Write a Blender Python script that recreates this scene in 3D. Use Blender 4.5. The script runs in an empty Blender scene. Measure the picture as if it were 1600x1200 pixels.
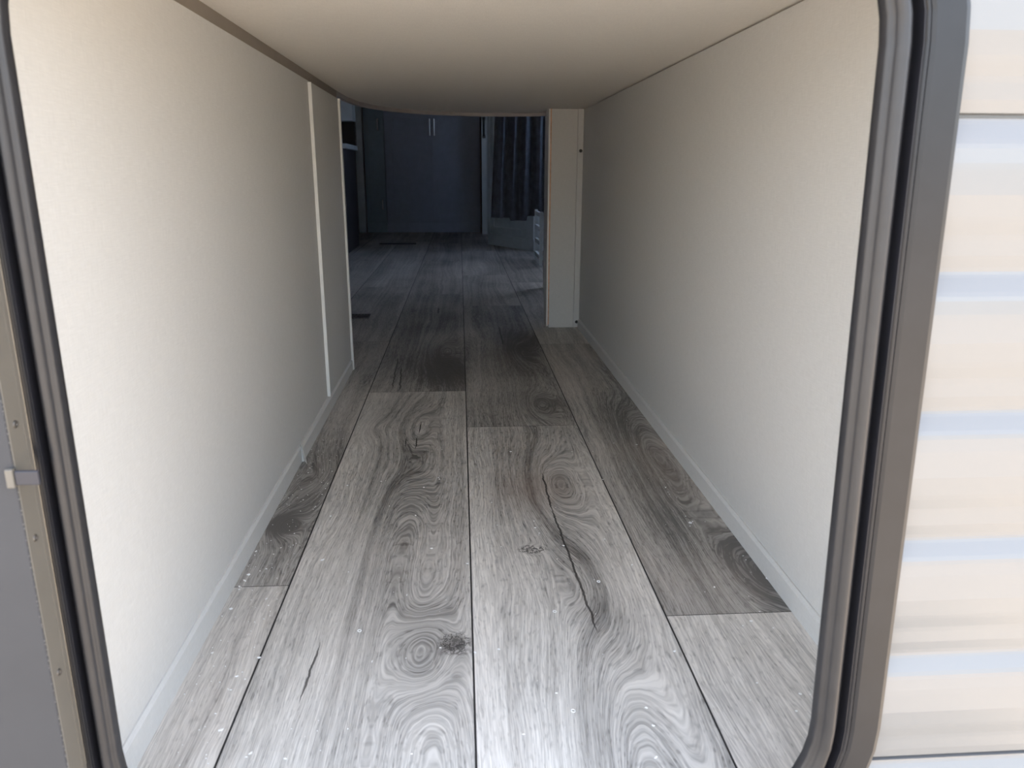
import bpy, bmesh, math, random
from mathutils import Vector, Matrix
S = bpy.context.scene
COL = S.collection
random.seed(7)

# ------------------------------------------------------------------ camera
F = 1208.0
cam = bpy.data.cameras.new('camera')
cam.sensor_fit = 'HORIZONTAL'
cam.sensor_width = 36.0
cam.lens = 36.0 * F / 1600.0
cam.clip_start = 0.02
cam.clip_end = 200
cam.dof.use_dof = True
cam.dof.focus_distance = 1.5
cam.dof.aperture_fstop = 13.0
camo = bpy.data.objects.new('camera', cam)
COL.objects.link(camo)
D = Vector((-82, 332, -F)).normalized()
U = -Vector((-10, -4400, -F)).normalized()
U = (U - D * U.dot(D)).normalized()
X = D.cross(U)
M3 = Matrix((X, D, U))
camo.matrix_world = Matrix.Translation((0, 0, 0.52)) @ M3.to_4x4()
S.camera = camo

# ------------------------------------------------------------------ light
W = bpy.data.worlds.new('sky')
S.world = W
W.use_nodes = True
wn = W.node_tree.nodes
wl = W.node_tree.links
bg = wn['Background']
sky = wn.new('ShaderNodeTexSky')
sky.sky_type = 'NISHITA'
sky.sun_disc = False
sky.sun_elevation = math.radians(50)
sky.sun_rotation = math.radians(20)
sky.dust_density = 3.0
sky.air_density = 1.0
hsv = wn.new('ShaderNodeHueSaturation')
hsv.inputs['Saturation'].default_value = 0.52
wl.new(sky.outputs[0], hsv.inputs['Color'])
wl.new(hsv.outputs[0], bg.inputs['Color'])
bg.inputs['Strength'].default_value = 0.47
sun = bpy.data.lights.new('sun', 'SUN')
sun.energy = 4.0
sun.angle = math.radians(1.0)
sun.color = (1, 0.94, 0.86)
suno = bpy.data.objects.new('sun', sun)
suno.rotation_euler = (math.radians(-42), 0, math.radians(-20))
COL.objects.link(suno)
S.view_settings.view_transform = 'Standard'
S.view_settings.look = 'None'
S.view_settings.gamma = 1.0
S.view_settings.use_curve_mapping = False
S.view_settings.exposure = 1.62
S.cycles.max_bounces = 14
S.cycles.diffuse_bounces = 10
S.cycles.use_denoising = True
S.cycles.sample_clamp_indirect = 6.0

# ------------------------------------------------------------------ helpers
def tag(o, label=None, cat=None, group=None, kind=None):
    if label: o['label'] = label
    if cat: o['category'] = cat
    if group: o['group'] = group
    if kind: o['kind'] = kind
    return o

def thing(name, label, cat, loc=(0, 0, 0), rz=0, group=None):
    o = bpy.data.objects.new(name, None)
    o.empty_display_size = 0.05
    o.location = loc
    o.rotation_euler = (0, 0, rz)
    COL.objects.link(o)
    return tag(o, label, cat, group)

def obj(name, bm, mat, parent=None, smooth=False, bevel=0.0, label=None):
    bmesh.ops.recalc_face_normals(bm, faces=bm.faces[:])
    me = bpy.data.meshes.new(name)
    bm.to_mesh(me)
    bm.free()
    o = bpy.data.objects.new(name, me)
    COL.objects.link(o)
    if mat: me.materials.append(mat)
    if smooth:
        for p in me.polygons: p.use_smooth = True
    if bevel:
        md = o.modifiers.new('bevel', 'BEVEL')
        md.width = bevel
        md.segments = 2
        md.limit_method = 'ANGLE'
    if parent: o.parent = parent
    if label: o['label'] = label
    return o

def struct(name, bm, mat, parent=None, **k):
    o = obj(name, bm, mat, parent, **k)
    if parent is None: o['kind'] = 'structure'
    return o

def box(x0, x1, y0, y1, z0, z1, bm=None):
    bm = bm or bmesh.new()
    v = [bm.verts.new(p) for p in ((x0, y0, z0), (x1, y0, z0), (x1, y1, z0), (x0, y1, z0),
                                   (x0, y0, z1), (x1, y0, z1), (x1, y1, z1), (x0, y1, z1))]
    for f in ((0, 3, 2, 1), (4, 5, 6, 7), (0, 1, 5, 4), (1, 2, 6, 5), (2, 3, 7, 6), (3, 0, 4, 7)):
        bm.faces.new([v[i] for i in f])
    return bm

def prism(pts, z0, z1, bm=None):
    bm = bm or bmesh.new()
    a = [bm.verts.new((x, y, z0)) for x, y in pts]
    b = [bm.verts.new((x, y, z1)) for x, y in pts]
    n = len(pts)
    bm.faces.new(a[::-1]); bm.faces.new(b)
    for i in range(n):
        j = (i + 1) % n
        bm.faces.new((a[i], a[j], b[j], b[i]))
    return bm

def extrude_y(pts, y0, y1, bm=None):
    """prism of an XZ outline along Y"""
    bm = bm or bmesh.new()
    a = [bm.verts.new((x, y0, z)) for x, z in pts]
    b = [bm.verts.new((x, y1, z)) for x, z in pts]
    n = len(pts)
    bm.faces.new(a); bm.faces.new(b[::-1])
    for i in range(n):
        j = (i + 1) % n
        bm.faces.new((a[i], b[i], b[j], a[j]))
    return bm

def tube(path, r, n=8, bm=None):
    bm = bm or bmesh.new()
    rings = []
    for i, p in enumerate(path):
        p = Vector(p)
        d = (Vector(path[min(i + 1, len(path) - 1)]) - Vector(path[max(i - 1, 0)])).normalized()
        ref = Vector((0, 0, 1)) if abs(d.z) < 0.9 else Vector((1, 0, 0))
        a = d.cross(ref).normalized(); b = d.cross(a)
        rings.append([bm.verts.new(p + r * (math.cos(2 * math.pi * k / n) * a + math.sin(2 * math.pi * k / n) * b)) for k in range(n)])
    for A, B in zip(rings, rings[1:]):
        for k in range(n):
            bm.faces.new((A[k], A[(k + 1) % n], B[(k + 1) % n], B[k]))
    bm.faces.new(rings[0][::-1]); bm.faces.new(rings[-1])
    return bm

# ------------------------------------------------------------------ materials
class N:
    """small maths wrapper over shader nodes"""
    def __init__(s, nt): s.nt = nt
    def m(s, op, *a, clamp=False):
        n = s.nt.nodes.new('ShaderNodeMath'); n.operation = op; n.use_clamp = clamp
        for i, v in enumerate(a):
            if isinstance(v, (int, float)): n.inputs[i].default_value = v
            else: s.nt.links.new(v, n.inputs[i])
        return n.outputs[0]
    def add(s, a, b): return s.m('ADD', a, b)
    def sub(s, a, b): return s.m('SUBTRACT', a, b)
    def mul(s, a, b): return s.m('MULTIPLY', a, b)
    def xyz(s, x, y=0.0, z=0.0):
        n = s.nt.nodes.new('ShaderNodeCombineXYZ')
        for i, v in enumerate((x, y, z)):
            if isinstance(v, (int, float)): n.inputs[i].default_value = v
            else: s.nt.links.new(v, n.inputs[i])
        return n.outputs[0]
    def sep(s, v):
        n = s.nt.nodes.new('ShaderNodeSeparateXYZ'); s.nt.links.new(v, n.inputs[0]); return n.outputs
    def noise(s, vec, scale=1.0, detail=2.0, rough=0.5, dim='3D'):
        n = s.nt.nodes.new('ShaderNodeTexNoise'); n.noise_dimensions = dim
        s.nt.links.new(vec, n.inputs['Vector'])
        n.inputs['Scale'].default_value = scale; n.inputs['Detail'].default_value = detail
        n.inputs['Roughness'].default_value = rough
        return n.outputs['Fac']
    def rng(s, v, a, b, c=0.0, d=1.0, smooth=False):
        n = s.nt.nodes.new('ShaderNodeMapRange'); n.clamp = True
        if smooth: n.interpolation_type = 'SMOOTHSTEP'
        s.nt.links.new(v, n.inputs[0])
        for i, q in enumerate((a, b, c, d)): n.inputs[i + 1].default_value = q
        return n.outputs[0]
    def mix(s, f, a, b):
        n = s.nt.nodes.new('ShaderNodeMix'); n.data_type = 'RGBA'
        if isinstance(f, (int, float)): n.inputs[0].default_value = f
        else: s.nt.links.new(f, n.inputs[0])
        for i, q in ((6, a), (7, b)):
            if isinstance(q, tuple): n.inputs[i].default_value = (*q, 1)
            else: s.nt.links.new(q, n.inputs[i])
        return n.outputs[2]
    def bump(s, h, strength, dist):
        n = s.nt.nodes.new('ShaderNodeBump'); s.nt.links.new(h, n.inputs['Height'])
        n.inputs['Strength'].default_value = strength; n.inputs['Distance'].default_value = dist
        return n.outputs[0]

def mat(name, col, rough=0.6, metal=0.0, spec=0.5, var=0.06, scale=18.0, bump=0.0, coat=0.0):
    m = bpy.data.materials.new(name); m.use_nodes = True
    nt = m.node_tree; b = nt.nodes['Principled BSDF']; q = N(nt)
    tc = nt.nodes.new('ShaderNodeTexCoord').outputs['Object']
    f = q.noise(tc, scale, 4, 0.6)
    lo = tuple(c * (1 - var) for c in col); hi = tuple(min(1, c * (1 + var)) for c in col)
    nt.links.new(q.mix(q.rng(f, 0.3, 0.7), lo, hi), b.inputs['Base Color'])
    b.inputs['Roughness'].default_value = rough
    b.inputs['Metallic'].default_value = metal
    b.inputs['Specular IOR Level'].default_value = spec
    b.inputs['Coat Weight'].default_value = coat
    if bump:
        nt.links.new(q.bump(f, bump, 0.002), b.inputs['Normal'])
    return m

def linen(name, col, dark=0.9, flat=False):
    """vinyl wall board with a fine woven print"""
    m = bpy.data.materials.new(name); m.use_nodes = True
    nt = m.node_tree; b = nt.nodes['Principled BSDF']; q = N(nt)
    x, y, z = q.sep(nt.nodes.new('ShaderNodeTexCoord').outputs['Object'])
    h = q.add(x, y)
    if flat: h, z = x, y
    t1 = q.noise(q.xyz(q.mul(h, 60), q.mul(z, 900)), 1, 2, 0.6)
    t2 = q.noise(q.xyz(q.mul(h, 900), q.mul(z, 60), 5.0), 1, 2, 0.6)
    t = q.mul(q.add(t1, t2), 0.5)
    c = q.mix(q.rng(t, 0.32, 0.68), tuple(v * dark for v in col), tuple(min(1, v * 1.03) for v in col))
    # sparse woven slubs
    sl = q.noise(q.xyz(q.mul(h, 45), q.mul(z, 420), 9.0), 1, 1, 0.4)
    c = q.mix(q.mul(q.rng(sl, 0.66, 0.74), 0.25), c, tuple(min(1, v * 1.1) for v in col))
    nt.links.new(c, b.inputs['Base Color'])
    b.inputs['Roughness'].default_value = 0.62
    b.inputs['Specular IOR Level'].default_value = 0.35
    nt.links.new(q.bump(t, 0.25, 0.0006), b.inputs['Normal'])
    return m

KNOTS = [  # plank id, x, y, push, half width, half length
    (1, -0.047, 0.760, 0.062, 0.034, 0.085),
    (1, -0.013, 0.776, 0.030, 0.011, 0.012),
    (1, -0.185, 1.560, 0.035, 0.025, 0.070),
    (1, -0.110, 1.560, 0.060, 0.045, 0.160),
    (2, -0.060, 2.250, 0.070, 0.045, 0.200),
    (3, 0.150, 1.230, 0.075, 0.045, 0.150),
    (3, 0.155, 0.900, -0.040, 0.035, 0.110),
    (3, 0.095, 1.000, 0.018, 0.012, 0.012),
    (4, 0.170, 1.700, 0.060, 0.035, 0.130),
    (4, 0.170, 2.250, 0.060, 0.045, 0.200),
    (5, 0.400, 0.910, 0.055, 0.045, 0.120),
    (5, 0.370, 1.350, 0.060, 0.045, 0.250),
    (7, -0.275, 1.100, 0.045, 0.028, 0.050),
    (7, -0.250, 1.290, -0.030, 0.030, 0.100),
]
ARCHES = [  # plank id, x, half width, push, y where full, y of the tip
    (1, -0.105, 0.050, 0.110, 0.980, 1.480),
    (3, 0.150, 0.045, 0.090, 0.500, 0.860),
    (5, 0.340, 0.050, 0.060, 1.100, 1.900),
]
DARKS = [  # plank id, x, y, rx, ry, amount
    (1, -0.013, 0.776, 0.010, 0.012, 0.85),
    (1, -0.045, 0.765, 0.030, 0.060, 0.30),
    (1, -0.100, 1.300, 0.110, 0.420, 0.26),  # broad darkening of the mid floor, painting in light falloff
    (2, -0.050, 2.050, 0.075, 0.220, 0.50),
    (3, 0.130, 1.360, 0.130, 0.300, 0.36),  # dark wood patch, deepened to paint in light falloff
    (3, 0.150, 0.960, 0.040, 0.110, 0.32),
    (3, 0.160, 0.830, 0.035, 0.070, 0.22),
    (4, 0.180, 2.300, 0.080, 0.280, 0.30),
    (4, 0.190, 1.700, 0.050, 0.120, 0.22),
    (5, 0.395, 0.910, 0.060, 0.130, 0.22),
    (5, 0.350, 1.300, 0.050, 0.350, 0.30),
    (7, -0.280, 1.100, 0.022, 0.028, 0.60),
    (7, -0.270, 1.250, 0.050, 0.300, 0.28),
]
CRACKS = [  # plank id, x at start, slope dx/dy, y0, y1, half width
    (3, 0.139, 0.000, 1.120, 1.290, 0.0016),
    (3, 0.1535, -0.041, 0.785, 1.135, 0.0015),
    (1, -0.094, 0.000, 1.420, 1.500, 0.0013),
    (1, -0.091, 0.000, 1.510, 1.600, 0.0012),
    (1, -0.115, 0.000, 1.430, 1.500, 0.0010),
    (1, -0.170, 0.025, 0.680, 0.790, 0.0013),
    (2, -0.155, -0.050, 1.840, 2.080, 0.0022),
    (2, -0.175, -0.030, 1.860, 2.200, 0.0016),
    (2, -0.090, 0.000, 2.900, 3.050, 0.0030),
    (4, 0.128, 0.000, 2.350, 2.650, 0.0025),
]

def floor_mat():
    m = bpy.data.materials.new('grey wood print vinyl'); m.use_nodes = True
    nt = m.node_tree; b = nt.nodes['Principled BSDF']; q = N(nt)
    x, y, z = q.sep(nt.nodes.new('ShaderNodeTexCoord').outputs['Object'])
    def attr(nm):
        a = nt.nodes.new('ShaderNodeAttribute'); a.attribute_name = nm; return a.outputs['Fac']
    pid, tone, seed, warm = attr('plank'), attr('tone'), attr('seed'), attr('warm')
    def mask(i): return q.m('COMPARE', pid, float(i), 0.4)
    def gauss(x0, y0, sx, sy):
        a = q.m('POWER', q.m('ABSOLUTE', q.mul(q.sub(x, x0), 1 / sx)), 2.0)
        c = q.m('POWER', q.m('ABSOLUTE', q.mul(q.sub(y, y0), 1 / sy)), 2.0)
        return q.m('EXPONENT', q.mul(q.add(a, c), -1.0))
    # h: the growth field whose level lines are the grain
    w1 = q.noise(q.xyz(q.mul(x, 7), q.mul(y, 1.3), seed), 1, 2, 0.5)
    w2 = q.noise(q.xyz(q.mul(x, 30), q.mul(y, 9), seed), 1, 2, 0.5)
    h = q.add(q.add(x, q.mul(q.sub(w1, 0.5), 0.085)), q.mul(q.sub(w2, 0.5), 0.009))
    for i, x0, y0, A, sx, sy in KNOTS:
        h = q.add(h, q.mul(q.mul(gauss(x0, y0, sx, sy), A), mask(i)))
    for i, x0, sx, A, y0, y1 in ARCHES:
        gx = q.m('EXPONENT', q.mul(q.m('POWER', q.m('ABSOLUTE', q.mul(q.sub(x, x0), 1 / sx)), 2.0), -1.0))
        h = q.add(h, q.mul(q.mul(q.mul(gx, q.rng(y, y0, y1, 1.0, 0.0, True)), A), mask(i)))
    rings = q.noise(q.xyz(q.mul(h, 75), q.mul(y, 0.5), seed), 1, 3, 0.62)
    band = q.noise(q.xyz(q.mul(h, 17), q.mul(y, 0.6), q.add(seed, 3.0)), 1, 1, 0.5)
    fibre = q.noise(q.xyz(q.mul(h, 620), q.mul(y, 22), seed), 1, 2, 0.65)
    pores = q.noise(q.xyz(q.mul(h, 330), q.mul(y, 75), q.add(seed, 1.5)), 1, 1, 0.5)
    patch = q.noise(q.xyz(q.mul(x, 6), q.mul(y, 2.6), q.add(seed, 7.0)), 1, 2, 0.5)
    r = q.rng(rings, 0.34, 0.62)
    g = q.add(q.mul(r, 0.21), q.mul(q.rng(band, 0.3, 0.7), 0.20))
    g = q.add(g, q.mul(q.rng(fibre, 0.36, 0.64), 0.30))
    g = q.add(g, q.mul(q.rng(patch, 0.3, 0.7), 0.28))
    g = q.sub(g, q.mul(q.rng(pores, 0.58, 0.70), 0.15))
    g = q.add(q.add(g, tone), 0.05)
    for i, x0, y0, sx, sy, A in DARKS:
        g = q.sub(g, q.mul(q.mul(gauss(x0, y0, sx, sy), A), mask(i)))
    g = q.m('MAXIMUM', g, 0.0)
    col = q.mix(q.rng(g, 0.0, 1.1), (0.11, 0.104, 0.096), (1.0, 0.955, 0.88))
    col = q.mix(q.mul(warm, q.rng(patch, 0.4, 0.65)), col, (0.30, 0.24, 0.20))
    # faint brown blush on one plank
    col = q.mix(q.mul(q.mul(gauss(0.115, 1.22, 0.07, 0.09), mask(3)), 0.30), col, (0.30, 0.20, 0.15))
    # cracks
    wob = q.mul(q.sub(q.noise(q.xyz(0.0, q.mul(y, 28), seed), 1, 3, 0.6), 0.5), 0.009)
    ck = None
    for i, x0, sl, y0, y1, w in CRACKS:
        dx = q.m('ABSOLUTE', q.sub(q.add(x, wob), q.add(q.mul(q.sub(y, y0), sl), x0)))
        end = q.mul(q.rng(y, y0, y0 + 0.03), q.rng(y, y1 - 0.03, y1, 1.0, 0.0))
        wi = q.mul(end, w)
        line = q.mul(q.mul(q.m('LESS_THAN', dx, wi), mask(i)), 0.85)
        ck = line if ck is None else q.m('MAXIMUM', ck, line)
    # bark squiggle and the rough heart of the big knot
    sq = q.noise(q.xyz(q.mul(x, 110), q.mul(y, 75), 4.0), 1, 3, 0.7)
    sqm = q.mul(q.rng(q.m('ABSOLUTE', q.sub(sq, 0.5)), 0.03, 0.07, 1.0, 0.0), q.rng(q.mul(gauss(0.095, 0.998, 0.020, 0.013), mask(3)), 0.25, 0.5))
    hk = q.mul(q.rng(q.m('ABSOLUTE', q.sub(sq, 0.47)), 0.01, 0.05, 1.0, 0.0), q.rng(q.mul(gauss(-0.013, 0.776, 0.018, 0.022), mask(1)), 0.2, 0.5))
    ck = q.m('MAXIMUM', ck, q.mul(q.m('MAXIMUM', sqm, hk), 0.8))
    col = q.mix(ck, col, (0.03, 0.026, 0.024))
    pale = q.mul(q.rng(q.m('ABSOLUTE', q.sub(sq, 0.56)), 0.005, 0.03, 1.0, 0.0), q.rng(q.mul(gauss(-0.013, 0.776, 0.014, 0.018), mask(1)), 0.3, 0.6))
    col = q.mix(q.mul(pale, 0.5), col, (0.42, 0.39, 0.36))
    # printed seams between the planks
    ex = attr('edge')
    nt.links.new(col, b.inputs['Base Color'])
    b.inputs['Roughness'].default_value = 0.5
    b.inputs['Specular IOR Level'].default_value = 0.4
    rr = q.rng(fibre, 0.3, 0.7, 0.42, 0.58)
    nt.links.new(rr, b.inputs['Roughness'])
    hb = q.sub(q.mul(fibre, 0.6), q.mul(ck, 1.0))
    nt.links.new(q.bump(hb, 0.35, 0.0007), b.inputs['Normal'])
    return m

MW = linen('cream woven wall board', (0.60, 0.596, 0.575))
MC = linen('cream bunk base board', (0.78, 0.73, 0.655), flat=True)
MF = floor_mat()
MSEAM = mat('dark seam', (0.035, 0.033, 0.032), 0.8)
MWHITE = mat('white vinyl trim', (0.72, 0.72, 0.70), 0.4)
MBROWN = mat('taupe edge moulding', (0.24, 0.205, 0.17), 0.55)
MLIP = mat('grey edge moulding', (0.34, 0.31, 0.30), 0.5)
MSEAL = mat('grey rubber', (0.015, 0.015, 0.017), 0.42, var=0.15, scale=60, bump=0.1)
MBLACK = mat('black rubber', (0.012, 0.012, 0.016), 0.5, var=0.2)
MFLANGE = mat('black anodised aluminium', (0.012, 0.0125, 0.015), 0.32, metal=0.08, spec=0.35, var=0.12, scale=40)
MCHROME = mat('bright aluminium', (0.20, 0.195, 0.185), 0.25, metal=1.0)
MSIDING = mat('pale painted corrugated metal', (0.155, 0.157, 0.158), 0.28, spec=0.7, var=0.02, scale=3)
MDOOR = mat('matt grey hatch skin', (0.033, 0.0335, 0.037), 0.7, var=0.10, scale=9)
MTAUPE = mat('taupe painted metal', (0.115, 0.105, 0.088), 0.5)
MGLUE = mat('pale glue', (0.16, 0.15, 0.14), 0.6)
MTSCREW = mat('dull screw metal', (0.09, 0.08, 0.07), 0.4, metal=0.6)
MSCREW = mat('dark screw steel', (0.10, 0.10, 0.10), 0.4, metal=0.8)
MSHELL = mat('plain interior board', (0.45, 0.45, 0.46), 0.7)
MGROUND = mat('pale gravel ground', (0.56, 0.46, 0.345), 0.9, var=0.3, scale=30)
MNAVY = mat('slate blue cupboard paint', (0.40, 0.45, 0.55), 0.5)
MSLATE = mat('slate cupboard paint', (0.33, 0.43, 0.50), 0.5)
MGREYW = mat('pale grey painted wood', (0.70, 0.77, 0.80), 0.45)
MCLOTH = mat('charcoal curtain cloth', (0.13, 0.145, 0.175), 0.9, var=0.25, scale=25)
MCLOTHN = mat('navy curtain cloth', (0.018, 0.022, 0.045), 0.9, var=0.2)
MNICKEL = mat('brushed nickel', (0.75, 0.74, 0.72), 0.3, metal=1.0)
MBLK = mat('black painted metal', (0.012, 0.012, 0.014), 0.35)
MWOOD = mat('raw wood edge', (0.62, 0.36, 0.22), 0.7, var=0.25, scale=60)
MCHIP = mat('white plastic chip', (0.85, 0.85, 0.83), 0.5)
MGLASS = bpy.data.materials.new('added window glass'); MGLASS.use_nodes = True
_b = MGLASS.node_tree.nodes['Principled BSDF']
_b.inputs['Transmission Weight'].default_value = 1.0
_b.inputs['Roughness'].default_value = 0.0
_b.inputs['IOR'].default_value = 1.05
_b.inputs['Base Color'].default_value = (0.44, 0.52, 0.66, 1)  # tint sets how much light the added window lets in

# ------------------------------------------------------------------ the setting
XL, XR, ZT = -0.304, 0.404, 0.716
LX, RX, FY, TOP = -1.22, 1.28, 7.62, 2.08

# floor: one sheet of planks, each plank a face with its own print
rows = [(-1.22, -1.171), (-1.171, -0.936), (-0.936, -0.701), (-0.701, -0.465), (-0.465, -0.229),
        (-0.229, 0.007), (0.007, 0.242), (0.242, 0.477), (0.477, 0.712), (0.712, 0.947), (0.947, 1.182), (1.182, 1.28)]
cuts = {4: [0.918, 2.42, 3.62, 4.84, 6.05, 7.2], 5: [1.832, 3.389, 4.70, 5.92, 7.1],
        6: [1.552, 3.076, 4.03, 5.30, 6.52], 7: [0.817, 2.35, 3.75, 4.95, 6.2]}
special = {(4, 0): 6, (4, 1): 7, (5, 0): 1, (5, 1): 2, (6, 0): 3, (6, 1): 4, (7, 0): 8, (7, 1): 5}
tones = {6: -0.04, 7: -0.18, 1: 0.02, 2: -0.26, 3: 0.06, 4: -0.28, 8: 0.0, 5: -0.22}  # second plank right of the centre seam is lowered to paint in light falloff
bm = bmesh.new()
la = {k: bm.faces.layers.float.new(k) for k in ('plank', 'tone', 'seed', 'warm')}
rnd = random.Random(3)
nid = 20
for ri, (xa, xb) in enumerate(rows):
    cs = cuts.get(ri) or [0.5 + rnd.uniform(0.3, 1.2) + 1.22 * k for k in range(6)]
    ys = [0.50] + [c for c in cs if c < FY - 0.1] + [FY]
    for k, (ya, yb) in enumerate(zip(ys, ys[1:])):
        g = 0.0011
        f = bm.faces.new([bm.verts.new(p) for p in ((xa + g, ya + g * 0.6, 0), (xb - g, ya + g * 0.6, 0), (xb - g, yb - g * 0.6, 0), (xa + g, yb - g * 0.6, 0))])
        i = special.get((ri, k))
        if i is None: nid += 1; i = nid
        f[la['plank']] = i
        f[la['tone']] = tones.get(i, rnd.uniform(-0.22, -0.06))
        f[la['seed']] = rnd.uniform(0, 60)
        f[la['warm']] = {7: 0.2, 5: 0.3, 2: 0.1}.get(i, rnd.uniform(0.0, 0.25))
        f.material_index = 0
# the backing seen in the grooves
nb = len(bm.faces)
box(LX, RX, 0.50, FY, -0.03, -0.0012, bm)
bm.faces.ensure_lookup_table()
for f in bm.faces[nb:]: f.material_index = 1
fl = bpy.data.meshes.new('floor'); bm.to_mesh(fl); bm.free()
flo = bpy.data.objects.new('floor', fl); COL.objects.link(flo)
fl.materials.append(MF); fl.materials.append(MSEAM)
flo['kind'] = 'structure'

# walls of the storage tunnel under the bunk
struct('wall_left', box(XL - 0.02, XL, 0.512, 2.066, 0.0, 0.697), MW)
struct('trim_1', box(XL - 0.006, XL + 0.0050, 1.700, 2.057, 0.0315, 0.694), MW)     # raised end board
struct('trim_2', box(XL + 0.0002, XL + 0.0070, 1.692, 1.6995, 0.0315, 0.694), MWHITE)
struct('trim_3', extrude_y([(XL - 0.022, 0.0), (XL + 0.010, 0.0), (XL + 0.010, 0.694), (XL - 0.022, 0.694)], 2.058, 2.070), MWHITE)
struct('wall_right', box(XR, XR + 0.02, 0.512, 2.66, 0.0, ZT - 0.0028), MW)
def base(x, s, y0, y1, t, h):
    pts = [(x, 0.0), (x + s * t, 0.0), (x + s * t, h - 0.004), (x + s * t * 0.4, h), (x, h)]
    return extrude_y(pts, y0, y1)
bl = base(XL, 1, 0.512, 1.366, 0.0045, 0.032)
struct('baseboard_left', bl, MW)
b2 = struct('baseboard_left_rear', base(XL, 1, 1.368, 2.057, 0.0075, 0.030), MW)
fb = bmesh.new()   # a torn end curling off the rear board
fv = [(XL + 0.003, 1.372, 0.038), (XL + 0.008, 1.362, 0.034), (XL + 0.012, 1.355, 0.018), (XL + 0.017, 1.352, 0.001), (XL + 0.010, 1.366, 0.0005), (XL + 0.006, 1.370, 0.02)]
va = [fb.verts.new(p) for p in fv]; vb = [fb.verts.new((p[0] - 0.001, p[1] + 0.002, p[2])) for p in fv]
fb.faces.new(va); fb.faces.new(vb[::-1])
for i in range(6): fb.faces.new((va[i], vb[i], vb[(i + 1) % 6], va[(i + 1) % 6]))
obj('torn_end', fb, MWHITE, b2)
struct('baseboard_right', base(XR, -1, 0.512, 2.607, 0.0055, 0.031), MW)

# bunk base overhead with its bowed front edge
curve = [(-0.306, 0.512), (-0.307, 2.10), (-0.304, 2.26), (-0.290, 2.42), (-0.258, 2.54), (-0.220, 2.625), (-0.170, 2.70), (-0.111, 2.757),
         (-0.03, 2.805), (0.067, 2.833), (0.16, 2.836), (0.25, 2.818), (0.32, 2.78), (0.40, 2.72), (0.52, 2.60), (0.60, 2.45)]
top = curve + [(0.60, 0.512)]
struct('ceiling', prism(top, ZT, ZT + 0.03), MC)
def ribbon(pts, w, z0, z1):
    bm = bmesh.new(); n = len(pts); rr = []
    for i, p in enumerate(pts):
        a = Vector(pts[max(i - 1, 0)]); b = Vector(pts[min(i + 1, n - 1)])
        d = (b - a).normalized(); nn = Vector((-d.y, d.x))
        o = Vector(p) + nn * w
        rr.append([bm.verts.new((p[0], p[1], z0)), bm.verts.new((o.x, o.y, z0)), bm.verts.new((o.x, o.y, z1)), bm.verts.new((p[0], p[1], z1))])
    for A, B in zip(rr, rr[1:]):
        for k in range(4): bm.faces.new((A[k], A[(k + 1) % 4], B[(k + 1) % 4], B[k]))
    bm.faces.new(rr[0]); bm.faces.new(rr[-1][::-1])
    return bm
struct('trim_4', ribbon([(-0.306, 0.512), (-0.307, 2.10)], 0.018, 0.6975, ZT + 0.03), MBROWN)
struct('trim_5', ribbon(curve[1:], 0.012, 0.705, ZT + 0.035), MLIP)
# bulk of the bunk above, out of sight
struct('wall_bunk_core', box(-0.30, 0.60, 0.512, 2.3, ZT + 0.031, 1.0), MSHELL)

# coach shell
struct('wall_outer_left', box(LX - 0.04, LX, 0.512, FY, -0.03, TOP), MSHELL)
def holed(x0, x1, y0, y1, z0, z1, wy0, wy1, wz0, wz1):
    bm = box(x0, x1, y0, wy0, z0, z1); box(x0, x1, wy1, y1, z0, z1, bm)
    box(x0, x1, wy0, wy1, z0, wz0, bm); box(x0, x1, wy0, wy1, wz1, z1, bm)
    return bm
struct('wall_outer_right', holed(RX, RX + 0.04, 0.512, FY, -0.03, TOP, 4.35, 5.55, 0.95, 1.70), MSHELL)
struct('wall_far', box(LX - 0.04, RX + 0.04, FY, FY + 0.04, -0.03, TOP), MSHELL)
struct('ceiling_cabin', box(LX - 0.04, RX + 0.04, 0.512, FY + 0.04, TOP, TOP + 0.05), MSHELL)
wf = struct('added_window_1', holed(RX - 0.012, RX + 0.05, 4.31, 5.59, 0.91, 1.74, 4.37, 5.53, 0.97, 1.68), MBLK)  # unseen window, added to let light into the far living area
obj('pane', box(RX + 0.012, RX + 0.016, 4.36, 5.54, 0.96, 1.69), MGLASS, wf)
# boards that close the spaces beside the tunnel from the entry wall
struct('wall_bunk_left', box(LX, XL - 0.021, 2.02, 2.045, 0.0, ZT - 0.02), MSHELL)

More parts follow.
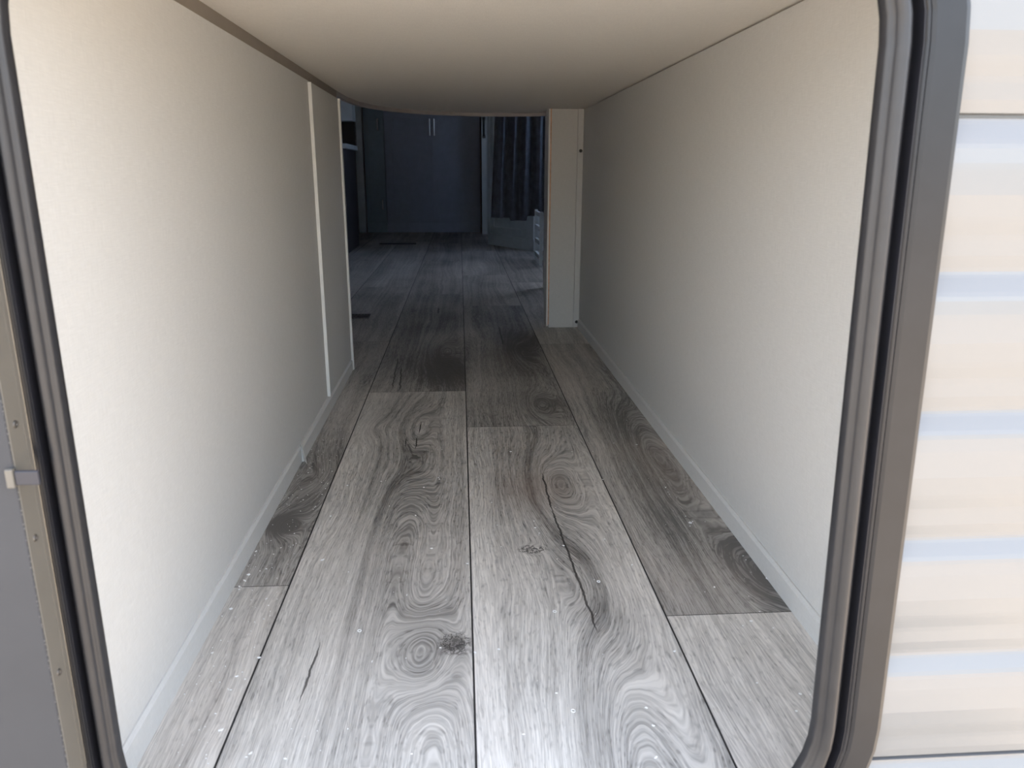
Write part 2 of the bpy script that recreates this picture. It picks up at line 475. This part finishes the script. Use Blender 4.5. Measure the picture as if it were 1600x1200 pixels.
# entry wall: corrugated siding around the cut-out
PITCH = 0.0990
prof = [(0.000, 0.5056), (0.002, 0.5052), (0.004, 0.5044), (0.013, 0.4998), (0.016, 0.4986), (0.019, 0.4980), (0.028, 0.4972), (0.032, 0.4971), (0.048, 0.4971), (0.051, 0.4975), (0.062, 0.4990), (0.066, 0.4998), (0.074, 0.5018), (0.078, 0.5024), (0.088, 0.5034), (0.0960, 0.5052)]
def siding(x0, x1, z0, z1):
    bm = bmesh.new()
    pts = []
    k0 = math.floor((0.554 - z1) / PITCH) - 1; k1 = math.ceil((0.554 - z0) / PITCH) + 1
    for k in range(k0, k1):
        for t, y in prof:
            z = 0.554 - k * PITCH - t
            if z0 < z < z1:
                if k % 5 == 0 and t == 0.0: pts += [(z + 0.0026, 0.5060), (z + 0.0023, 0.5100), (z + 0.0004, 0.5100), (z + 0.0002, 0.5045)]
                pts.append((z, y))
    pts = [(z1, 0.503)] + pts + [(z0, 0.503)]
    a = [bm.verts.new((x0, y, z)) for z, y in pts] ; b = [bm.verts.new((x1, y, z)) for z, y in pts]
    c = [bm.verts.new((x0, 0.512, z)) for z, y in pts]; d = [bm.verts.new((x1, 0.512, z)) for z, y in pts]
    for i in range(len(pts) - 1):
        bm.faces.new((a[i], b[i], b[i + 1], a[i + 1]))
        bm.faces.new((c[i], c[i + 1], d[i + 1], d[i]))
        bm.faces.new((a[i], a[i + 1], c[i + 1], c[i])); bm.faces.new((b[i], d[i], d[i + 1], b[i + 1]))
    bm.faces.new((a[0], c[0], d[0], b[0])); bm.faces.new((a[-1], b[-1], d[-1], c[-1]))
    return bm
ZB = -0.35
sb = siding(0.300, RX + 0.05, ZB, 2.15)
for args in ((LX - 0.05, -0.290, ZB, 2.15), (-0.290, 0.300, 0.7174, 2.15), (-0.290, 0.300, ZB, -0.031)):
    me = bpy.data.meshes.new('t'); t = siding(*args); t.to_mesh(me); t.free(); sb.from_mesh(me)
struct('wall_front', sb, MSIDING)
# ground outside, well below the coach floor
struct('ground', box(-40, 40, -40, 30, -0.85, -0.75), MGROUND)

# ------------------------------------------------------------------ the hatch frame
def rrect(o, n=10):
    """inner edge of the opening, grown outward by o; closed loop of (x, z)"""
    # the right jamb of the frame is wider than the left one, and leans out a little at the foot
    k = 1.45 if o > 0 else 1.0
    x0, x1, z0, z1, r = -0.262 - o, 0.269 + o * k, -0.003 - o, 0.697 + o, 0.10 + o
    pts = []
    for cx, cz, a0 in ((x1 - r, z0 + r, -90), (x1 - r, z1 - r, 0), (x0 + r, z1 - r, 90), (x0 + r, z0 + r, 180)):
        for k in range(n + 1):
            a = math.radians(a0 + 90 * k / n)
            px, pz = cx + r * math.cos(a), cz + r * math.sin(a)
            if px > 0: px += (0.40 - pz) * 0.020 * min(1.0, px / 0.27)
            pts.append((px, pz))
    return pts
def sweep(profile, closed=True):
    bm = bmesh.new(); loops = []
    for o, y in profile: loops.append([bm.verts.new((x, y, z)) for x, z in rrect(o)])
    m = len(loops); n = len(loops[0])
    for i in range(m if closed else m - 1):
        A, B = loops[i], loops[(i + 1) % m]
        for k in range(n): bm.faces.new((A[k], A[(k + 1) % n], B[(k + 1) % n], B[k]))
    return bm
hf = thing('hatch_frame', 'black metal and rubber frame around the open storage hatch', 'hatch frame', (0.0, 0.5, 0.0))
def part(name, bm, m, parent=hf, **k):
    bmesh.ops.translate(bm, verts=bm.verts[:], vec=(0, -0.5, 0))
    return obj(name, bm, m, parent, **k)
bulb = [(0.0000, 0.509), (0.0002, 0.504), (0.0014, 0.5010), (0.0024, 0.5014), (0.0030, 0.4982), (0.0045, 0.4950), (0.0066, 0.4938), (0.0086, 0.4950), (0.0097, 0.4982), (0.0099, 0.503), (0.0099, 0.511), (0.0, 0.511)]
part('rubber_seal', sweep(bulb), MSEAL, smooth=True)
part('inner_channel', sweep([(0.0100, 0.507), (0.0138, 0.507), (0.0139, 0.4950), (0.0144, 0.4950), (0.0146, 0.511), (0.0100, 0.511)]), MBLACK)
part('bright_lip', sweep([(0.01455, 0.4948), (0.0150, 0.4938), (0.0160, 0.4936), (0.0166, 0.4946), (0.0165, 0.498), (0.0147, 0.498)]), MFLANGE)
part('flange', sweep([(0.0167, 0.4965), (0.0172, 0.4952), (0.0190, 0.4944), (0.0320, 0.4946), (0.0342, 0.4960), (0.0352, 0.4985), (0.0354, 0.5045), (0.0167, 0.5045)]), MFLANGE)
def screw_bm(x, y, z, r=0.0035, d=0.0012, axis='y'):
    bm = bmesh.new()
    n = 14
    prof_ = [(0.0, 0.0), (r, 0.0), (r * 0.8, d), (r * 0.35, d), (r * 0.3, d * 0.2), (0.0, d * 0.2)]
    rings = []
    for rr, dd in prof_[1:-1]:
        ring = []
        for k in range(n):
            a = 2 * math.pi * k / n
            ring.append(bm.verts.new((x + rr * math.cos(a), y - dd, z + rr * math.sin(a))))
        rings.append(ring)
    for A, B in zip(rings, rings[1:]):
        for k in range(n): bm.faces.new((A[k], A[(k + 1) % n], B[(k + 1) % n], B[k]))
    bm.faces.new(rings[-1]); bm.faces.new(rings[0][::-1])
    return bm
# bright rolled bead down the left side
part('bright_bead', tube([(-0.2812, 0.4934, 0.10), (-0.2812, 0.4934, 0.60)], 0.0014, 10), MCHROME, label='bright metal bead down the left side')

# open hatch door folded back to the left
hd = thing('hatch_door', 'matt grey hatch door folded back beside the opening', 'hatch door', (-0.45, 0.47, 0.0))
def dpart(name, bm, m, **k):
    bmesh.ops.translate(bm, verts=bm.verts[:], vec=(0.45, -0.47, 0))
    return obj(name, bm, m, hd, **k)
dpart('door_skin', box(-0.90, -0.2804, 0.4700, 0.4915, -0.06, 0.78), MDOOR, bevel=0.001)
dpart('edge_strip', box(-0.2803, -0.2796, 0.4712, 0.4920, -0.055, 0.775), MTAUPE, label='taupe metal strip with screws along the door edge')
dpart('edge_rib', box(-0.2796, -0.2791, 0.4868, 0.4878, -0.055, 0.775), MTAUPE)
def side_screw(y, z, r=0.0026, d=0.0009):
    bm = bmesh.new(); n = 14; rings = []
    for rr, dd in ((r, 0.0), (r * 0.8, d), (r * 0.45, d), (r * 0.3, d * 0.15)):
        rings.append([bm.verts.new((-0.2796 + dd, y + rr * math.cos(2 * math.pi * k / n), z + rr * math.sin(2 * math.pi * k / n))) for k in range(n)])
    for A, B in zip(rings, rings[1:]):
        for k in range(n): bm.faces.new((A[k], A[(k + 1) % n], B[(k + 1) % n], B[k]))
    bm.faces.new(rings[-1]); bm.faces.new(rings[0][::-1])
    return bm
for z in (0.56, 0.468, 0.367, 0.289, 0.188):
    dpart('screw', side_screw(0.4785, z), MTSCREW)
dpart('catch', box(-0.2790, -0.2645, 0.4670, 0.4698, 0.3305, 0.3400), mat('blue grey plastic', (0.022, 0.022, 0.030), 0.5), bevel=0.0008, label='small blue-grey plastic catch')
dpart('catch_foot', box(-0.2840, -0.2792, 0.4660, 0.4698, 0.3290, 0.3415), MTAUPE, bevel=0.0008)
random.seed(4)
gl = bmesh.new()
zz = -0.05
while zz < 0.77:
    s = random.uniform(0.0002, 0.0005)
    xx = -0.2804 + random.uniform(-0.0004, 0.0004)
    bmesh.ops.create_icosphere(gl, subdivisions=1, radius=s, matrix=Matrix.Translation((xx, 0.4705, zz)))
    zz += random.uniform(0.001, 0.006)
dpart('glue_bead', gl, MGLUE, label='ragged pale glue line along the door edge')

# ------------------------------------------------------------------ post at the end of the right wall
po = thing('bunk_post', 'cream boxed post at the end of the right tunnel wall', 'post', (0.34, 2.62, 0.0))
def pp(name, bm, m, **k):
    bmesh.ops.translate(bm, verts=bm.verts[:], vec=(-0.34, -2.62, 0))
    return obj(name, bm, m, po, **k)
pp('face_board', box(0.300, 0.3845, 2.620, 2.632, 0.0, 0.7155), MW)
pp('core', box(0.2995, 0.3995, 2.6325, 2.700, 0.0, 0.7155), MW)
pp('wood_edge', box(0.2960, 0.2998, 2.6205, 2.6315, 0.01, 0.7155), MWOOD, label='strip of bare wood edge')
pp('corner_trim', extrude_y([(0.2905, 0.004), (0.2958, 0.004), (0.2958, 0.7155), (0.2905, 0.7155)], 2.6195, 2.640), MWHITE)
pp('side_board', box(0.2905, 0.2990, 2.641, 2.705, 0.012, 0.7155), MWHITE)
sbm = box(0.3850, 0.4035, 2.612, 2.6315, 0.002, 0.7155)
st = struct('trim_6', sbm, MW, bevel=0.001)
for z in (0.586, 0.020):
    obj('screw', screw_bm(0.3955, 2.612, z, 0.0055, 0.0025), MBLK, st)

# ------------------------------------------------------------------ living area
def bar_handle(parent, x, y, z0, z1, m, r=0.005, out=0.028, local=None):
    path = [(x, y, z0), (x, y - out, z0), (x, y - out, z1), (x, y, z1)]
    return obj('handle', tube(path, r), m, parent)
def shaker(x0, x1, y, z0, z1, fr=0.055, t=0.02, groove=0.0):
    """framed door front facing -Y with a sunk panel"""
    bm = box(x0, x1, y + 0.008, y + t, z0, z1)
    box(x0, x0 + fr, y, y + 0.008, z0, z1, bm); box(x1 - fr, x1, y, y + 0.008, z0, z1, bm)
    box(x0 + fr, x1 - fr, y, y + 0.008, z0, z0 + fr, bm); box(x0 + fr, x1 - fr, y, y + 0.008, z1 - fr, z1, bm)
    if groove:
        xx = x0 + fr + groove
        while xx < x1 - fr - 0.01:
            box(xx, xx + groove * 0.85, y + 0.006, y + 0.008, z0 + fr, z1 - fr, bm); xx += groove
    return bm
Y7 = 7.0
wc = thing('wardrobe_cupboard', 'dark slate blue double door cupboard at the far end', 'cupboard', (-0.21, Y7, 0.0))
def loc(bm, o):
    bmesh.ops.translate(bm, verts=bm.verts[:], vec=tuple(-v for v in o.location)); return bm
obj('body', loc(box(-0.640, 0.180, Y7 + 0.021, FY - 0.01, 0.0, 1.9), wc), MNAVY, wc)
obj('plinth', loc(box(-0.640, 0.180, Y7 + 0.002, Y7 + 0.020, 0.0, 0.085), wc), MNAVY, wc)
for x0, x1, hx in ((-0.635, -0.234, -0.250), (-0.230, 0.175, -0.212)):
    d = obj('door', loc(shaker(x0, x1, Y7, 0.095, 1.02, 0.06, groove=0.045), wc), MNAVY, wc)
    h = tube([(hx, Y7 + 0.004, 0.82), (hx, Y7 - 0.03, 0.825), (hx, Y7 - 0.03, 0.945), (hx, Y7 + 0.004, 0.95)], 0.006)
    obj('handle', loc(h, wc), MNICKEL, d)
obj('upper_front', loc(box(-0.635, 0.175, Y7, Y7 + 0.02, 1.03, 1.88), wc), MNAVY, wc)
nc = thing('narrow_cupboard', 'narrow slate cupboard left of the double door cupboard', 'cupboard', (-0.73, Y7, 0.0))
obj('body', loc(box(-0.815, -0.642, Y7 + 0.021, FY - 0.01, 0.0, 1.9), nc), MSLATE, nc)
d = obj('door', loc(shaker(-0.812, -0.645, Y7, 0.42, 1.00, 0.035), nc), MSLATE, nc)
obj('handle', loc(tube([(-0.690, Y7 + 0.004, 0.86), (-0.690, Y7 - 0.03, 0.865), (-0.690, Y7 - 0.03, 0.945), (-0.690, Y7 + 0.004, 0.95)], 0.007), nc), MNICKEL, d)
d = obj('drawer', loc(shaker(-0.812, -0.645, Y7, 0.10, 0.41, 0.035), nc), MSLATE, nc)
obj('handle', loc(tube([(-0.672, Y7 + 0.004, 0.20), (-0.672, Y7 - 0.03, 0.205), (-0.672, Y7 - 0.03, 0.275), (-0.672, Y7 + 0.004, 0.28)], 0.005), nc), MNICKEL, d)
obj('plinth', loc(box(-0.815, -0.642, Y7 + 0.004, Y7 + 0.020, 0.0, 0.09), nc), MSLATE, nc)
struct('trim_7', box(-0.885, -0.825, Y7 - 0.02, Y7 + 0.05, 0.0, 2.07), MGREYW)
struct('trim_8', box(0.188, 0.226, Y7 - 0.25, Y7 - 0.20, 0.0, 2.07), MGREYW)
struct('wall_partition', box(0.228, 1.27, Y7 - 0.25, Y7 - 0.21, 0.0, 2.07), MGREYW)

def drape(x0, x1, y, z0, z1, amp, waves, flare=0.0, ph=0.0, hem=None):
    bm = bmesh.new(); nx, nz = 60, 24; rows_ = []
    for j in range(nz + 1):
        t = j / nz; r = []
        for i in range(nx + 1):
            s = i / nx
            xa = x0 - flare * (1 - t); x = xa + (x1 - xa) * s
            yy = y + amp * (1.2 - 0.5 * t) * math.sin(2 * math.pi * waves * s + ph + 0.6 * math.sin(3 * s)) + 0.3 * amp * math.sin(2 * math.pi * waves * 2.3 * s)
            zb = z0 + (hem(s) if hem else 0)
            r.append((x, yy, zb + (z1 - zb) * t))
        rows_.append(r)
    A = [[bm.verts.new(p) for p in r] for r in rows_]
    B = [[bm.verts.new((p[0], p[1] + 0.003, p[2])) for p in r] for r in rows_]
    for j in range(nz):
        for i in range(nx):
            bm.faces.new((A[j][i], A[j][i + 1], A[j + 1][i + 1], A[j + 1][i]))
            bm.faces.new((B[j][i], B[j + 1][i], B[j + 1][i + 1], B[j][i + 1]))
    for j in range(nz):
        bm.faces.new((A[j][0], A[j + 1][0], B[j + 1][0], B[j][0])); bm.faces.new((A[j][-1], B[j][-1], B[j + 1][-1], A[j + 1][-1]))
    for i in range(nx):
        bm.faces.new((A[0][i], B[0][i], B[0][i + 1], A[0][i + 1])); bm.faces.new((A[-1][i], A[-1][i + 1], B[-1][i + 1], B[-1][i]))
    return bm
o = obj('curtain', drape(-1.02, -0.880, 6.85, 0.03, 1.95, 0.018, 3), MCLOTHN, smooth=True)
tag(o, 'narrow navy curtain hanging at the far left beside the pale post', 'curtain')
hem = lambda s: 0.0 if s < 0.33 else (-0.018 if s < 0.62 else 0.010)
o = obj('curtain', drape(0.270, 0.560, 5.0, 0.238, 1.95, 0.022, 4.5, 0.075, 0.4, hem), MCLOTH, smooth=True)
tag(o, 'charcoal curtain hanging in folds in front of the pale corner cupboard', 'curtain')
o = obj('curtain_rail', tube([(0.18, 5.0, 1.965), (1.27, 5.0, 1.965)], 0.010), MNICKEL)
tag(o, 'metal rail carrying the charcoal curtain', 'curtain rail')
o = obj('curtain_rail', tube([(-1.215, 6.85, 1.965), (-0.86, 6.85, 1.965)], 0.010), MNICKEL)
tag(o, 'metal rail carrying the navy curtain', 'curtain rail')

# corner cupboard, its front turned towards the aisle
ang = math.atan2(5.33 - 5.80, 0.46 - 0.20)
cc = thing('corner_cupboard', 'pale grey corner cupboard behind the charcoal curtain', 'cupboard', (0.20, 5.80, 0.0), ang)
L = 0.60
def cpart(name, bm, m, parent=None): return obj(name, bm, m, parent or cc)
cpart('body', box(0.0, L, 0.022, 0.45, 0.0, 1.55), MGREYW)
cpart('plinth', box(0.0, L, 0.004, 0.021, 0.0, 0.075), MGREYW)
cpart('stile', box(0.0, 0.035, 0.0, 0.021, 0.076, 1.55), MGREYW)
d = cpart('drawer', shaker(0.04, 0.50, 0.0, 0.09, 0.40, 0.045), MGREYW)
d = cpart('door', shaker(0.04, 0.50, 0.0, 0.41, 1.10, 0.045), MGREYW)
cpart('stile', box(0.505, L, 0.0, 0.021, 0.076, 1.55), MGREYW)
gh = thing('towel_bar', 'black upright bar handle on the pale door post', 'handle', (0.207, Y7 - 0.25, 0.80))
obj('bar', tube([(0.0, 0.0, 0.0), (-0.002, -0.05, 0.0), (-0.002, -0.05, 0.145), (0.0, 0.0, 0.145)], 0.009), MBLK, gh)
obj('mount', box(-0.012, 0.012, -0.006, 0.0, -0.012, 0.012), MBLK, gh)
obj('mount', box(-0.012, 0.012, -0.006, 0.0, 0.133, 0.157), MBLK, gh)

# open rack of scalloped shelves, seen edge on
ds = thing('slatted_rack', 'pale rack with scalloped rungs beside the curtain, near the post', 'rack', (0.45, 4.45, 0.0))
rb = box(0.000, 0.018, 0.000, 0.020, 0.0, 0.30); obj('upright', rb, MGREYW, ds)
obj('upright', box(0.000, 0.018, 0.30, 0.320, 0.0, 0.30), MGREYW, ds)
obj('upright', box(0.120, 0.138, 0.000, 0.020, 0.0, 0.30), MGREYW, ds)
for z in (0.03, 0.11, 0.19, 0.27):
    pts = []
    for k in range(9):
        a = math.pi * k / 8
        pts.append((0.069 - 0.045 * math.cos(a), z + 0.024 - 0.012 * math.sin(a)))
    outline = [(0.019, z), (0.119, z), (0.119, z + 0.024)] + pts[::-1] + [(0.019, z + 0.024)]
    obj('rung', extrude_y(outline, 0.002, 0.016), MGREYW, ds)
    obj('side_rung', box(0.002, 0.016, 0.021, 0.299, z, z + 0.024), MGREYW, ds)
struct('trim_9', box(0.381, 0.397, 3.55, 3.59, 0.0, 2.07), MWHITE)
struct('wall_side_partition', box(0.398, 0.42, 3.56, 3.60, 0.0, 2.07), MSHELL)

# kitchen unit glimpsed past the left wall end
kc = thing('kitchen_unit', 'dark kitchen unit with a pale worktop edge at the far left', 'kitchen unit', (-1.0, 5.2, 0.0))
obj('body', loc(box(-1.215, -0.735, 5.2, 5.75, 0.0, 0.66), kc), mat('dark oven front', (0.05, 0.05, 0.055), 0.4), kc)
obj('worktop', loc(box(-1.217, -0.715, 5.18, 5.76, 0.661, 0.69), kc), MGREYW, kc)
obj('splashback', loc(box(-1.217, -0.72, 5.70, 5.76, 0.691, 0.85), kc), MBLK, kc)
obj('shelf', loc(box(-1.217, -0.72, 5.60, 5.76, 0.851, 1.00), kc), MGREYW, kc)

# floor register
fv_ = thing('floor_vent', 'small black slotted floor vent by the left wall end', 'floor vent', (-0.385, 2.86, 0.0))
vb_ = box(-0.060, 0.045, -0.040, -0.032, 0.0002, 0.004)
box(-0.060, 0.045, 0.032, 0.040, 0.0002, 0.004, vb_); box(-0.060, -0.054, -0.032, 0.032, 0.0002, 0.004, vb_); box(0.039, 0.045, -0.032, 0.032, 0.0002, 0.004, vb_)
obj('grille_frame', vb_, mat('brown grey vent paint', (0.10, 0.095, 0.09), 0.5), fv_)
sl = bmesh.new()
for k in range(8):
    x = -0.050 + k * 0.0115
    box(x, x + 0.004, -0.031, 0.031, 0.0012, 0.0038, sl)
obj('slats', sl, bpy.data.materials['brown grey vent paint'], fv_)
obj('dark_well', box(-0.0535, 0.0385, -0.0315, 0.0315, 0.0003, 0.0010), MBLK, fv_)
o = obj('floor_strip', box(-0.60, -0.33, 5.83, 5.87, 0.0002, 0.006), mat('dark floor strip', (0.03, 0.03, 0.035), 0.6))  # thin dark strip across the floor
tag(o, 'thin dark strip lying across the floor before the far cupboards', 'strip')

# ------------------------------------------------------------------ litter on the floor
CHIPS = [(-0.281, 1.486), (-0.198, 0.983), (-0.209, 1.126), (-0.29, 0.933), (-0.289, 0.949), (-0.263, 1.024), (-0.296, 1.015), (-0.077, 1.12), (-0.075, 0.884), (-0.238, 0.647), (-0.104, 0.747), (-0.03, 0.768), (-0.168, 0.605), (-0.293, 0.918), (-0.289, 0.865), (-0.284, 0.774), (-0.251, 0.886), (-0.2, 1.248), (-0.23, 0.762), (-0.26, 1.211), (-0.048, 1.009), (-0.201, 0.614), (-0.245, 0.73), (0.09, 1.397), (0.343, 1.207), (0.141, 1.006), (0.106, 1.066), (0.228, 0.944), (0.003, 0.961), (0.009, 0.757), (0.036, 0.761), (0.322, 0.879), (0.233, 0.745), (0.362, 0.783), (0.341, 0.799), (0.18, 0.627), (0.179, 0.653), (0.172, 0.585), (0.343, 0.664), (0.328, 0.639), (0.204, 1.022), (0.341, 1.422), (0.208, 1.39), (0.401, 0.942), (-0.129, 1.81), (-0.022, 1.798), (0.024, 1.423), (-0.043, 1.267), (-0.069, 1.232), (-0.22, 1.567)]
RINGS = [(0.174, 0.901), (0.108, 0.833), (0.105, 0.652), (0.399, 0.895), (-0.125, 0.806), (0.345, 1.067)]
def chip_bm(rs, s):
    bm = bmesh.new(); n = rs.randint(5, 7); a0 = rs.uniform(0, 6.28); el = rs.uniform(0.35, 0.8)
    lo, hi = [], []
    for k in range(n):
        a = 2 * math.pi * k / n; r = s * rs.uniform(0.6, 1.1)
        x, y = r * math.cos(a), el * r * math.sin(a)
        x, y = x * math.cos(a0) - y * math.sin(a0), x * math.sin(a0) + y * math.cos(a0)
        b = 0.0003 + rs.uniform(0.0, 0.30) * s
        lo.append(bm.verts.new((x, y, b))); hi.append(bm.verts.new((x, y, b + 0.0005)))
    bm.faces.new(lo[::-1]); bm.faces.new(hi)
    for k in range(n): bm.faces.new((lo[k], lo[(k + 1) % n], hi[(k + 1) % n], hi[k]))
    mn = min(v.co.z for v in bm.verts)
    for v in bm.verts: v.co.z -= mn - 0.0001
    return bm
big = {1: 0.0042, 3: 0.0036, 9: 0.0034, 23: 0.0030, 24: 0.0036, 4: 0.0028, 7: 0.0026, 8: 0.0026}
rs = random.Random(11)
STRIPS = [('narrow plank by the left wall', 'chips on the plank by the left wall'), ('plank left of the centre seam', 'chips on the plank left of the centre seam'),
          ('plank right of the centre seam', 'chips on the plank right of the centre seam'), ('plank by the right wall', 'chips on the plank by the right wall')]
ORD = ['first', 'second', 'third', 'fourth', 'fifth', 'sixth', 'seventh', 'eighth', 'ninth', 'tenth', 'eleventh', 'twelfth', 'thirteenth', 'fourteenth', 'fifteenth', 'sixteenth', 'seventeenth', 'eighteenth']
sizes = {}
for i, (x, y) in enumerate(CHIPS):
    o = obj('plastic_chip', chip_bm(rs, big.get(i, rs.uniform(0.0015, 0.0026))), MCHIP)
    o.location = (x, y, 0.0)
    g = STRIPS[0] if x < -0.229 else STRIPS[1] if x < 0.007 else STRIPS[2] if x < 0.242 else STRIPS[3]
    sizes[i] = (y, g)
    NAMED = {1: 'flat oblong white chip, the largest on the wide plank left of the centre seam',
             24: 'curled white chip on the dark plank by the right wall, its brightest',
             9: 'bright oblong white chip nearest the bottom left corner of the floor',
             23: 'bright white chip just this side of the butt joint right of the centre seam'}
    same = sorted(c[1] for c in CHIPS if (STRIPS[0] if c[0] < -0.229 else STRIPS[1] if c[0] < 0.007 else STRIPS[2] if c[0] < 0.242 else STRIPS[3]) is g)
    lab = NAMED.get(i) or 'small white chip on the %s, %s from the hatch' % (g[0], ORD[same.index(y)])
    tag(o, lab, 'chip', g[1])
RL = ['tiny pale ring of shaving lying just right of the long crack', 'tiny pale ring of shaving left of the lower crack end', 'tiny pale ring of shaving nearest the hatch, right of centre',
      'tiny pale ring of shaving against the right baseboard', 'tiny pale ring of shaving left of the big knot', 'tiny pale ring of shaving midway along the right wall plank']
for (x, y), lab in zip(RINGS, RL):
    r = 0.0021
    path = [(r * math.cos(a), r * math.sin(a), 0.0010 + 0.0006 * math.sin(a * 0.5)) for a in [math.radians(d) for d in range(0, 331, 22)]]
    o = obj('curled_shaving', tube(path, 0.00055, 5), MCHIP, smooth=True)
    o.location = (x, y, 0.0); tag(o, lab, 'shaving', 'curled shavings on the floor')
du = bmesh.new()
for k in range(330):
    if k < 170: x = rs.uniform(-0.298, -0.235); y = 0.6 + 0.9 * rs.random()
    elif k < 215: x = rs.uniform(0.30, 0.395); y = rs.uniform(0.62, 1.3)
    else: x = rs.uniform(-0.25, 0.36); y = 0.6 + 1.3 * rs.random() ** 1.4
    s = rs.uniform(0.00025, 0.0008)
    bmesh.ops.create_icosphere(du, subdivisions=1, radius=s, matrix=Matrix.Translation((x, y, s * 0.9)) @ Matrix.Diagonal((rs.uniform(0.6, 2.2), 1, 0.8, 1)))
o = obj('sawdust', du, MCHIP)
tag(o, 'fine pale sawdust specks scattered over the near planks', 'sawdust', kind='stuff')
